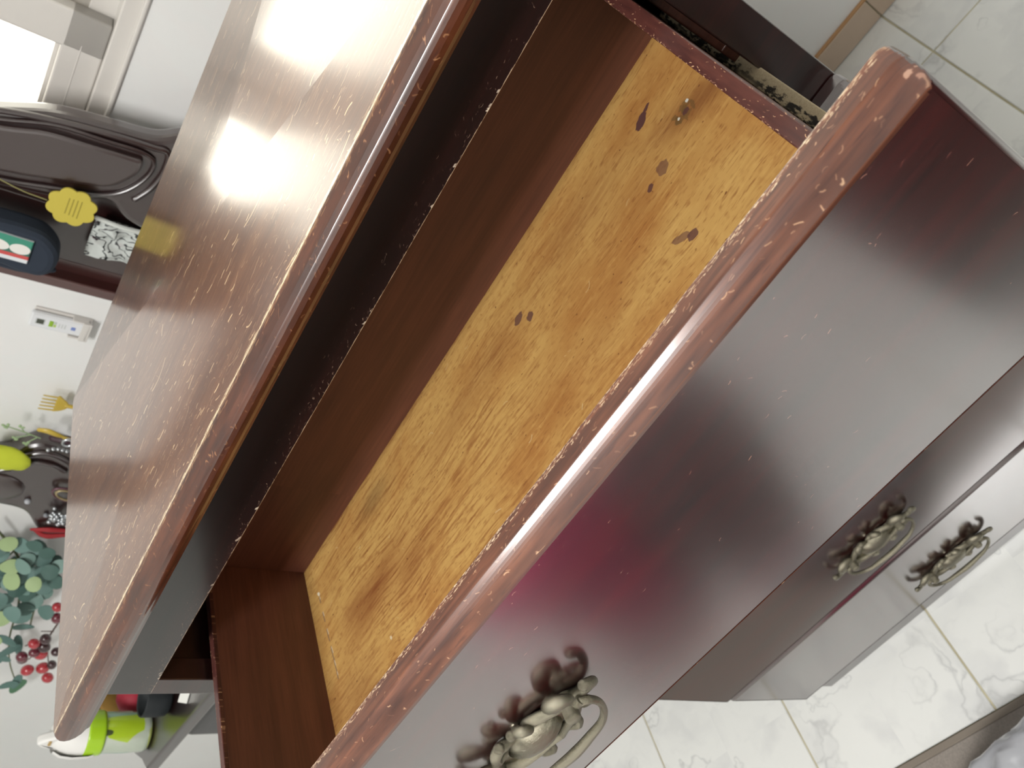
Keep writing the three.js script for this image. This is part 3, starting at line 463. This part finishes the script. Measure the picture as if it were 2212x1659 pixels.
// ---------------------------------------------------------------- carved wooden frame at the left, and the small things on it
{
  const t = thing('carved_frame', 'dark carved wooden scroll frame with grooved curves on the wall, holding small jewellery', 'frame', [0, 0, 0], YAW);
  const out = [[-1.45, 1.62], [-1.44, 1.4], [-1.43, 1.22], [-1.41, 1.13], [-1.393, 1.093], [-1.377, 1.069], [-1.355, 1.054], [-1.343, 1.025], [-1.354, 0.981], [-1.37, 0.93], [-1.42, 0.88], [-1.52, 0.85], [-1.62, 0.87], [-1.634, 0.92], [-1.628, 0.966], [-1.606, 0.984], [-1.569, 1.006], [-1.552, 1.026], [-1.544, 1.061], [-1.54, 1.13], [-1.55, 1.22], [-1.56, 1.4], [-1.57, 1.62]];
  rPlate(out, -1.2495, 0.045, 0.012, M.carve, t, 'scroll');
  rPlate([[-1.47, 1.53], [-1.36, 1.56], [-1.2, 1.58], [-1.04, 1.58], [-0.965, 1.57], [-0.965, 1.7], [-1.2, 1.76], [-1.47, 1.68]], -1.2495, 0.05, 0.012, M.carve, t, 'upper_rail');
  mesh('moulding', tube([[-1.425, 1.12, -1.203], [-1.403, 1.074, -1.202], [-1.375, 1.049, -1.202], [-1.361, 1.02, -1.202], [-1.373, 0.984, -1.202], [-1.41, 0.94, -1.202]], 0.0055, 40, 8), M.carve, t);
  mesh('moulding', tube([[-1.44, 1.1, -1.203], [-1.413, 1.056, -1.202], [-1.394, 1.036, -1.202], [-1.393, 1.004, -1.202], [-1.408, 0.975, -1.202]], 0.005, 40, 8), M.carve, t);
  mesh('raised_panel', ell(-1.485, 1.085, -1.205, 0.042, 0.055, 0.012, 24), phys({ ...LQ, color: lin('#33211f'), clearcoatRoughness: 0.3 }), t);
}
const gold = phys({ color: lin('#c9ac3e'), roughness: 0.35, clearcoat: 0.6, clearcoatRoughness: 0.2 });
{
  const t = thing('toy_fork', 'small yellow plastic fork with four tines standing against the white wall', 'fork', rw(-1.243, 1.028, -1.222).toArray(), YAW - 0.1);
  const tines = []; for (let i = 0; i < 5; i++) tines.push(tube([[(i - 2) * 0.0098, 0.004, 0], [(i - 2) * 0.0102, 0.03, 0.001]], [0.0017, 0.0013], 8, 8));
  mesh('tines', [...tines, plate([[-0.022, 0.006], [0.022, 0.006], [0.017, -0.005], [0.006, -0.015], [-0.006, -0.015], [-0.017, -0.005]], 0.004, 0.0012).translate(0, 0, -0.002)], gold, t);
  mesh('handle', tube([[0, -0.012, 0], [0.001, -0.03, 0.001], [0.002, -0.1, 0.002], [0.002, -0.17, 0.002]], [0.0042, 0.003, 0.003, 0.004], 14, 8), gold, t);
}
{
  const t = thing('toy_spoon', 'yellow plastic spoon seen edge-on beneath the small yellow fork', 'spoon', rw(-1.292, 1.02, -1.19).toArray(), YAW);
  mesh('bowl', tube([[0.006, 0.028, 0], [0.010, 0.015, 0.004], [0.005, 0.0, 0.004], [-0.004, -0.016, 0]], [0.005, 0.0065, 0.0055, 0.003], 20, 10, 0.6), gold, t);
  mesh('handle', tube([[-0.004, -0.014, 0], [-0.009, -0.035, 0], [-0.013, -0.1, 0], [-0.014, -0.16, 0]], 0.003, 14, 8), gold, t);
}
{
  const g = new THREE.SphereGeometry(1, 30, 20), p = g.attributes.position; for (let i = 0; i < p.count; i++) { const k = 1 + (fbm(p.getX(i) * 3, p.getY(i) * 3 + p.getZ(i) * 2, 4, 3) - 0.5) * 0.2; p.setXYZ(i, p.getX(i) * 0.03 * k, p.getY(i) * 0.05 * k, p.getZ(i) * 0.012 * k); } g.computeVertexNormals();
  const s = tag(mesh('felt_bow', g, std({ color: lin('#c8d23c'), roughness: 0.95 })), 'bright yellow-green felt piece on the dark carved scroll frame', 'felt'); inRoom(s, -1.373, 1.09, -1.185); s.rotation.z = -0.25;
}
{
  const t = thing('green_sprig', 'thin pale green plastic sprig beside the bright yellow-green felt piece', 'sprig', rw(-1.31, 1.075, -1.2).toArray(), YAW), gm = std({ color: lin('#9fb88a'), roughness: 0.6 });
  mesh('stem', [tube([[-0.01, -0.035, 0], [0.002, 0, 0], [0.012, 0.03, 0.002]], 0.0011, 12, 6), tube([[-0.004, -0.018, 0], [-0.016, 0.006, 0.003]], 0.001, 8, 6), tube([[0.0, -0.006, 0], [0.016, 0.004, 0.002]], 0.001, 8, 6), tube([[-0.008, -0.03, 0], [-0.026, -0.014, 0.004]], 0.001, 8, 6)], gm, t);
  for (const [x, y] of [[0.013, 0.031], [0.008, 0.026], [0.016, 0.024], [-0.016, 0.008], [-0.02, 0.003], [0.018, 0.005], [0.015, 0.0], [-0.027, -0.012], [-0.024, -0.018], [-0.03, -0.016]]) { const l = ell(0, 0, 0, 0.0042, 0.0028, 0.0015, 8); l.rotateZ(rr(0, 3)); mesh('leaf', l.translate(x, y, 0.003), gm, t); }
}
{
  const jewel = (name, geo, mat, label, cat, u, y, v) => inRoom(tag(mesh(name, geo, mat), label, cat), u, y, v);
  const silver = std({ color: lin('#c8ccd0'), metalness: 1, roughness: 0.22 });
  jewel('pearl', ell(0, 0, 0, 0.0062, 0.0062, 0.0062, 18), phys({ color: lin('#b9bcc2'), roughness: 0.25, clearcoat: 1 }), 'single grey pearl bead on the front of the dark carved scroll frame', 'bead', -1.514, 1.018, -1.2);
  jewel('pearl', ell(0, 0, 0, 0.0052, 0.0052, 0.0052, 18), phys({ color: lin('#8d9096'), roughness: 0.25, clearcoat: 1 }), 'second, darker bead above the red hair clip', 'bead', -1.553, 0.975, -1.2);
  const rope = []; for (let i = 0; i < 46; i++) rope.push(ell(rr(-0.03, 0.02), rr(-0.03, 0.02), rr(0, 0.014), 0.0045, 0.0045, 0.0045, 8));
  jewel('brooch', merge(rope), silver, 'cluster of silver beads on the dark carved scroll frame', 'brooch', -1.535, 0.955, -1.195);
  const bangle = (r, col, lab, u, y) => { const g = new THREE.TorusGeometry(r, 0.0028, 8, 36); g.scale(1, 0.6, 1); g.rotateZ(1.2); jewel('bangle', g, phys({ color: lin(col), roughness: 0.3, clearcoat: 0.6, metalness: 0.4 }), lab, 'bangle', u, y, -1.193); };
  bangle(0.03, '#6a4550', 'outer purple bangle hanging on the dark carved scroll frame', -1.47, 0.955); bangle(0.022, '#b7a67c', 'smaller golden bangle inside the purple one', -1.472, 0.955);
  const clip = thing('hair_clip', 'red ribbon hair clip at the lower edge of the dark carved scroll frame', 'hair clip', rw(-1.604, 0.955, -1.195).toArray(), YAW), red = std({ color: lin('#a3262c'), roughness: 0.6 });
  mesh('ribbon', [tube([[0.005, 0.035, 0], [0.014, 0.01, 0.004], [0.012, -0.03, 0]], [0.004, 0.008, 0.006], 16, 8, 0.6), tube([[0.004, 0.03, 0], [-0.008, 0.008, 0.003], [-0.004, -0.03, 0]], [0.004, 0.008, 0.006], 16, 8, 0.6)], red, clip);
  const ch = thing('chain_charm', 'black and silver beaded charm at the top of the dark carved scroll frame', 'charm', rw(-1.325, 1.0, -1.2).toArray(), YAW);
  mesh('strap', tube([[0.012, 0.02, 0], [0.018, -0.002, 0.006], [0.01, -0.03, 0]], [0.007, 0.009, 0.007], 16, 8), std({ color: lin('#3a1f28'), roughness: 0.5 }), ch);
  for (let i = 0; i < 7; i++) mesh('bead', ell(-0.012 + Math.sin(i) * 0.004 + i * 0.002, 0.022 - i * 0.008, 0.012, 0.0038, 0.0038, 0.0038, 10), silver, ch);
  mesh('buckle', new THREE.TorusGeometry(0.009, 0.003, 8, 20).translate(0.02, -0.005, 0.014), silver, ch);
}
// ---------------------------------------------------------------- eucalyptus with berries on the wall
{
  const t = thing('eucalyptus_sprig', 'artificial eucalyptus spray with round grey-green leaves and glossy red berries on the white wall', 'plant', [0, 0, 0], YAW);
  const leafG = (a, b) => { const g = new THREE.CircleGeometry(1, 14), p = g.attributes.position, q = []; for (let i = 0; i < p.count; i++) { const x = p.getX(i), y = p.getY(i); p.setXYZ(i, x * a * (1 - 0.12 * y), y * b, -0.25 * (x * x) * a + 0.12 * y * a); } const f = g.clone(); f.translate(0, 0, -0.0008); g.computeVertexNormals(); f.computeVertexNormals(); const ix = f.index.array; for (let i = 0; i < ix.length; i += 3) { const s = ix[i]; ix[i] = ix[i + 1]; ix[i + 1] = s; } return merge([g, f]); };
  const round = leafG(0.021, 0.021), long = leafG(0.009, 0.024);
  const tone = ['#6f8f88', '#5d7d76', '#4b6a62', '#a9c08c', '#7d9c93'].map((c) => std({ color: lin(c), roughness: 0.55 }));
  const stem = std({ color: lin('#6c7450'), roughness: 0.7 });
  const put = (x, y, v, g, m, s, rz, rx, ry) => { const l = mesh('leaf', g, tone[m], t); l.position.set(x, y, v); l.rotation.set(rx, ry, rz); l.scale.setScalar(s); };
  const L = [[-1.639, 1.025, 3, 1], [-1.653, 0.998, 0, 1], [-1.638, 0.977, 2, 0.9], [-1.70, 0.985, 4, 1.1], [-1.72, 0.955, 3, 0.9], [-1.721, 1.003, 3, 1.1], [-1.757, 0.992, 3, 1.15], [-1.80, 0.962, 0, 1.1], [-1.835, 1.0, 1, 1], [-1.874, 0.966, 0, 1.1], [-1.878, 0.925, 4, 1.25], [-1.93, 0.935, 0, 1.15], [-1.895, 0.98, 3, 1.05], [-1.766, 0.926, 1, 1.15], [-1.70, 0.93, 2, 1], [-1.82, 0.915, 1, 1.2], [-1.69, 0.95, 1, 1.1], [-1.745, 0.95, 0, 1.2], [-1.78, 0.975, 2, 1.2], [-1.735, 0.91, 2, 1], [-1.79, 0.905, 2, 1.1], [-1.84, 0.945, 2, 1.1], [-1.66, 0.945, 2, 0.9], [-1.69, 0.915, 4, 0.85], [-1.86, 0.9, 1, 1], [-1.77, 1.02, 1, 1.1], [-1.69, 1.03, 0, 1], [-1.83, 1.03, 3, 1.1], [-1.9, 1.02, 0, 1.1], [-1.95, 0.985, 3, 1.0], [-1.81, 0.985, 4, 1.1], [-1.725, 0.975, 2, 1]];
  for (let i = 0; i < 26; i++) L.push([rr(-1.9, -1.66), rr(0.9, 1.05), [0, 1, 1, 2, 2, 4][Math.floor(rnd() * 6)], rr(0.85, 1.15), -0.02]);
  L.forEach(([x, y, m, s, dv = 0], i) => put(x, y, -1.2 + (i % 5) * 0.01 + (m === 3 ? 0.02 : 0) + dv, round, m, s * 0.88, rr(0, 6), rr(-0.75, 0.1), rr(0.1, 0.9)));
  for (const [x, y, rz] of [[-2.03, 0.945, 1.2], [-2.06, 0.915, 0.5], [-2.07, 0.93, -0.8], [-2.1, 0.945, 1.5], [-2.12, 0.95, 0.8], [-1.99, 0.92, 2.4], [-2.235, 0.88, 0.1], [-2.25, 0.895, -0.6]]) put(x, y, -1.2 + rr(0, 0.02), long, 1, 1.15, rz + 1.4, rr(-0.4, 0.1), rr(0, 0.6));
  const tip = mesh('leaf', leafG(0.016, 0.034), std({ color: lin('#4f7d5c'), roughness: 0.5 }), t); tip.position.set(-2.26, 0.872, -1.19); tip.rotation.z = 1.35; tag(tip, 'darker green tip leaf');
  mesh('stem', [tube([[-1.62, 1.06, -1.215], [-1.74, 0.985, -1.215], [-1.9, 0.95, -1.21], [-2.06, 0.935, -1.21], [-2.17, 0.91, -1.205], [-2.25, 0.88, -1.2]], [0.003, 0.0028, 0.0025, 0.002, 0.0015], 50, 7), tube([[-1.74, 0.985, -1.215], [-1.85, 0.925, -1.212], [-1.99, 0.905, -1.208]], 0.002, 20, 6), tube([[-1.7, 1.0, -1.214], [-1.78, 1.02, -1.214], [-1.92, 1.01, -1.21]], 0.002, 20, 6)], stem, t);
  const rd = ['#b8303a', '#6d2433', '#3e2024'].map((c) => phys({ color: lin(c), roughness: 0.25, clearcoat: 1, clearcoatRoughness: 0.1 })), bg = ell(0, 0, 0, 0.0145, 0.0125, 0.0125, 16);
  for (const [x, y, m, s] of [[-1.967, 0.874, 2, 1], [-1.992, 0.893, 0, 1], [-2.008, 0.868, 2, 1.15], [-2.028, 0.884, 1, 0.9], [-2.038, 0.868, 0, 1.15], [-2.047, 0.906, 1, 1.05], [-2.072, 0.90, 2, 0.95], [-2.118, 0.879, 0, 1.1], [-2.118, 0.845, 0, 1.15], [-2.095, 0.83, 2, 0.9], [-2.155, 0.825, 0, 1.05], [-1.84, 0.88, 0, 0.9], [-1.87, 0.873, 1, 1], [-2.03, 0.835, 2, 0.9]]) { const b = mesh('berry', bg, rd[m], t); b.position.set(x, y, -1.165 + rr(0, 0.012)); b.scale.setScalar(s); b.rotation.z = rr(0, 3); }
  const st = std({ color: lin('#5a4038'), roughness: 0.8 }); mesh('berry_stem', [tube([[-1.84, 0.86, -1.2], [-1.95, 0.85, -1.2], [-2.03, 0.855, -1.195], [-2.1, 0.84, -1.19]], 0.002, 24, 6), tube([[-2.0, 0.852, -1.197], [-1.99, 0.88, -1.19]], 0.0014, 8, 6), tube([[-2.03, 0.855, -1.197], [-2.055, 0.9, -1.188]], 0.0014, 8, 6), tube([[-2.05, 0.852, -1.197], [-2.118, 0.878, -1.188]], 0.0014, 8, 6), tube([[-2.1, 0.84, -1.192], [-2.15, 0.826, -1.186]], 0.0014, 8, 6)], st, t);
}
// ---------------------------------------------------------------- desk at the left with the cup and small things
const DY = 0.76;
{
  const t = thing('desk', 'dark brown wooden desk against the wall to the left of the chest', 'desk'), turn = (m) => { m.rotation.y = 0; return m; };
  const wood = phys({ ...LQ, map: tex(cDark, true, 2, 4), color: lin('#cfc6c2'), clearcoatRoughness: 0.25 });
  t.position.set(-1.535, 0, -0.796); t.rotation.y = R(-8);
  mesh('top', boxUV(plate([[0, 0], [0.5, 0], [0.5, 0.37], [-0.19, 0.37], [-0.19, 0.13], [-0.03, 0.03]], 0.024, 0.005, false).rotateX(-Math.PI / 2).translate(0, DY - 0.024, 0)), wood, t);
  mesh('panel', box(0.03, 0.47, 0.06, DY - 0.055, -0.33, -0.045, 0.016), phys({ color: lin('#39383a'), roughness: 0.4, clearcoat: 0.4 }), t);
  for (const x of [0.04, 0.42]) mesh('leg', box(x, x + 0.04, 0, DY - 0.02, -0.34, -0.3, 0.003), wood, t);
}
{
  const t = thing('toddler_cup', 'clear green-printed toddler cup with white dome lid and lime green ring on the desk corner', 'cup', [-1.515, DY + 0.001, -0.862]);
  const s = 0.86, lime = phys({ color: lin('#a4cf1e'), roughness: 0.35, clearcoat: 0.4 }), wt = phys({ color: lin('#ecebe7'), roughness: 0.35, clearcoat: 0.3 });
  const pc = canvasOf(512, 256, (x, y) => mix3([196, 204, 190], [168, 180, 160], fbm(x * 0.02, y * 0.02, 5, 3))), g = pc.getContext('2d');
  for (let k = 0; k < 2; k++) { const o = k * 256; g.fillStyle = '#a9c62a'; blot(g, o + 120, 80, 74, 40, 0.1, '#a9c62a', 20, 0.12); blot(g, o + 60, 200, 70, 46, 0, '#b9c46e', 16, 0.2); blot(g, o + 196, 70, 44, 60, 0, '#8fb79f', 16, 0.2); g.fillStyle = '#2f6a54'; g.fillRect(o + 178, 96, 40, 44); g.fillStyle = '#5fc79a'; blot(g, o + 196, 180, 22, 30, 0, '#5fc79a', 12, 0.2); blot(g, o + 84, 46, 12, 12, 0, '#46502e', 12, 0.1); }
  mesh('cup_body', lathe([[0.001, 0], [0.036, 0.0], [0.041, 0.004], [0.0425, 0.012], [0.043, 0.05], [0.0415, 0.098], [0.039, 0.102]].map(([r, y]) => [r * s, y * s]), 40), phys({ map: tex(pc), roughness: 0.25, clearcoat: 0.8, clearcoatRoughness: 0.1 }), t);
  mesh('ring', lathe([[0.039, 0.094], [0.0445, 0.095], [0.0455, 0.1], [0.0455, 0.125], [0.0445, 0.129], [0.038, 0.1295]].map(([r, y]) => [r * s, y * s]), 40), lime, t);
  mesh('lid', lathe([[0.0445, 0.126], [0.0438, 0.14], [0.041, 0.158], [0.035, 0.174], [0.025, 0.187], [0.012, 0.194], [0.0005, 0.1955]].map(([r, y]) => [r * s, y * s]), 40), wt, t);
  mesh('spout', plate([[-0.02, 0], [0.02, 0], [0.016, 0.02], [0.006, 0.034], [-0.002, 0.036], [-0.014, 0.022]], 0.018, 0.005).translate(0.0, 0.15, 0.002), wt, t);
  mesh('hinge', box(-0.002, 0.012, 0.165, 0.17, 0.018, 0.0215, 0.001), std({ color: lin('#b79a63'), roughness: 0.6 }), t);
  mesh('lid_flap', lathe([[0.0475, 0.108], [0.05, 0.12], [0.0505, 0.15], [0.046, 0.172], [0.036, 0.186]].map(([r, y]) => [r * s, y * s]), 40, R(185), R(170)), wt, t);
}
{
  const fur = std({ color: lin('#6f5a34'), roughness: 1 }), t = thing('plush_toy', 'brown plush toy with a round tan belly behind the toddler cup', 'toy', [-1.61, DY + 0.001, -0.98], 0.7); t.scale.setScalar(0.74);
  mesh('body', ell(0, 0.05, 0, 0.045, 0.052, 0.04, 20), fur, t); mesh('belly', ell(0.006, 0.055, 0.022, 0.028, 0.034, 0.024, 18), std({ color: lin('#bd9450'), roughness: 1 }), t); mesh('head', ell(0, 0.118, 0, 0.034, 0.032, 0.032, 20), fur, t);
  for (const s of [-1, 1]) mesh('ear', ell(s * 0.026, 0.145, 0, 0.012, 0.012, 0.007, 12), fur, t);
  mesh('bow', ell(0.01, 0.092, 0.03, 0.014, 0.007, 0.006, 12), std({ color: lin('#a52a2c'), roughness: 0.8 }), t);
  const b = thing('red_toy', 'small crimson rounded toy between the plush toy and the black mug', 'toy', [-1.52, DY + 0.001, -0.935]);
  mesh('shell', lathe([[0.001, 0], [0.024, 0.001], [0.03, 0.014], [0.03, 0.03], [0.022, 0.046], [0.008, 0.054], [0.001, 0.055]], 28), std({ color: lin('#a62338'), roughness: 0.6 }), b); mesh('band', new THREE.TorusGeometry(0.0305, 0.0035, 8, 32).rotateX(Math.PI / 2).translate(0, 0.012, 0), std({ color: lin('#93a34a'), roughness: 0.6 }), b);
  const o = thing('olive_pouch', 'olive green cloth pouch standing behind the crimson toy', 'pouch', [-1.535, DY + 0.001, -1.02]);
  mesh('bag', lathe([[0.001, 0], [0.03, 0.002], [0.038, 0.02], [0.034, 0.06], [0.018, 0.085], [0.026, 0.1], [0.02, 0.102]], 26), std({ color: lin('#7e8450'), roughness: 0.95 }), o); mesh('tie', new THREE.TorusGeometry(0.019, 0.0035, 8, 24).rotateX(Math.PI / 2).translate(0, 0.086, 0), std({ color: lin('#d8d6b2'), roughness: 0.9 }), o);
  const m = thing('mug', 'matte black mug on the desk between the chest and the toddler cup', 'mug', [-1.395, DY + 0.001, -0.858]), bk = std({ color: lin('#1a2023'), roughness: 0.6 });
  mesh('body', lathe([[0.001, 0], [0.026, 0], [0.032, 0.006], [0.034, 0.02], [0.034, 0.045], [0.0325, 0.047], [0.031, 0.045], [0.031, 0.012], [0.001, 0.01]], 32), bk, m); mesh('handle', new THREE.TorusGeometry(0.014, 0.004, 10, 24).translate(0.042, 0.026, 0), bk, m);
  const card = thing('paper_card', 'small white folded paper card on the desk next to the chest post', 'card', [-1.30, DY + 0.001, -0.808], 0.5); card.scale.setScalar(0.65);
  mesh('leaf', [bar(V3(-0.012, 0, 0.008), V3(-0.012, 0.022, 0), 0.03, 0.0012), bar(V3(-0.012, 0, -0.008), V3(-0.012, 0.022, 0), 0.03, 0.0012)], std({ color: lin('#e4e4de'), roughness: 0.9 }), card);
}
// ---------------------------------------------------------------- clear plastic bag on the floor in front
{
  const g = new THREE.SphereGeometry(1, 90, 60), p = g.attributes.position;
  for (let i = 0; i < p.count; i++) {
    const x = p.getX(i), y = p.getY(i), z = p.getZ(i), n = fbm(x * 2.2 + 5, y * 2.2 + z * 1.7 + 9, 21, 4), r = 1 - Math.abs(fbm(x * 3.4 + z * 2 + 20, y * 3.4 + 7, 33, 3) * 2 - 1);
    const k = 0.8 + n * 0.42 + r * r * 0.1; p.setXYZ(i, x * 0.19 * k, 0.003 + Math.max(0, 0.075 + y * 0.085 * k), z * 0.15 * k);
  }
  g.computeVertexNormals();
  const b = thing('plastic_bag', 'crumpled clear plastic bag lying on the white tiled floor in front of the chest', 'bag', [-0.44, 0.007, -0.03], 0.2);
  mesh('film', g, phys({ color: lin('#e4e6ea'), transmission: 0.55, thickness: 0, roughness: 0.28, clearcoat: 1, clearcoatRoughness: 0.12 }), b);
  mesh('knot', tube([[0.1, 0.16, 0.02], [0.13, 0.19, 0.03], [0.17, 0.2, 0.02]], [0.014, 0.008, 0.02], 18, 9, 0.5), phys({ color: lin('#d9dbdf'), transmission: 0.4, thickness: 0, roughness: 0.3 }), b);
}
// ---------------------------------------------------------------- added, mostly unseen stand-ins that tint and darken what the drawer fronts mirror
{
  const t = thing('added_pouf', 'added unseen magenta seat mirrored in the drawer front in place of pink clothes', 'added_pouf', [-0.82, 0, 0.46]);  // added out of view to give the drawer front its pink reflection
  mesh('cushion', lathe([[0.001, 0.03], [0.13, 0.03], [0.165, 0.06], [0.175, 0.2], [0.17, 0.36], [0.15, 0.42], [0.09, 0.44], [0.001, 0.445]], 40), std({ color: lin('#dd1f70'), roughness: 0.9 }), t);
  mesh('piping', new THREE.TorusGeometry(0.158, 0.006, 8, 48).rotateX(Math.PI / 2).translate(0, 0.405, 0), std({ color: lin('#9c1450'), roughness: 0.9 }), t);
  for (const [x, z] of [[-1, -1], [1, -1], [-1, 1], [1, 1]]) mesh('leg', cyl([x * 0.09, 0, z * 0.09], [x * 0.085, 0.035, z * 0.085], 0.012, 0.016), M.carve, t);
  const b = thing('added_bed', 'added unseen dark furniture that darkens the right of the drawer front reflection', 'added_bed', [0.66, 0, 0.32]);  // unseen, put in as a dark area for the drawer front to mirror
  const bm = std({ color: lin('#1c1311'), roughness: 0.8 }); mesh('footboard', box(-0.75, 0.75, 0.08, 0.62, 0, 0.05, 0.02), bm, b); mesh('mattress', new RoundedBoxGeometry(1.44, 0.24, 1.5, 4, 0.06).translate(0, 0.44, 0.82), std({ color: lin('#33251f'), roughness: 0.95 }), b);
  for (const x of [-0.72, 0.72]) mesh('post', cyl([x, 0, 0.025], [x, 0.68, 0.025], 0.03, 0.026), bm, b);
  mesh('side_rail', box(-0.74, -0.7, 0.2, 0.36, 0.05, 1.6, 0.006), bm, b); mesh('side_rail', box(0.7, 0.74, 0.2, 0.36, 0.05, 1.6, 0.006), bm, b); mesh('slat_base', box(-0.7, 0.7, 0.28, 0.33, 0.05, 1.6, 0.004), M.inner, b);
}
{
  const t = thing('shade_mat', 'added grey-brown mat standing in for floor shadow under the plastic bag', 'mat', rw(-0.54, 0, -0.04).toArray(), YAW);  // added: its tone paints the floor shadow and dims the lower drawer reflection
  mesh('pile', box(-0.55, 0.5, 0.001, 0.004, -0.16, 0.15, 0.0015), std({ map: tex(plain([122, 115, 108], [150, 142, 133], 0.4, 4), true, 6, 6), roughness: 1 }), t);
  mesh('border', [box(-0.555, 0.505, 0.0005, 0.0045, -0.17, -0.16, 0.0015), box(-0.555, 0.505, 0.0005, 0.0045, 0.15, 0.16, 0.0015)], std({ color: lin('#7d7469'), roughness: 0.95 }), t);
}
{
  const t = thing('added_suitcase', 'added unseen black case that darkens the middle of the drawer front reflection', 'added_suitcase', [-0.56, 0, 0.44], 0.15), bk = std({ color: lin('#151416'), roughness: 0.5 });  // added out of view, a dark stand-in for legs mirrored in the drawer
  mesh('shell', new RoundedBoxGeometry(0.17, 0.26, 0.36, 4, 0.03).translate(0, 0.15, 0), bk, t); mesh('handle', tube([[0, 0.28, -0.07], [0, 0.31, -0.05], [0, 0.31, 0.05], [0, 0.28, 0.07]], 0.008, 20, 8), bk, t);
  for (const [x, z] of [[-1, -1], [1, -1], [-1, 1], [1, 1]]) mesh('foot', cyl([x * 0.06, 0, z * 0.14], [x * 0.06, 0.022, z * 0.14], 0.012), bk, t);
}
renderer.render(scene, camera);
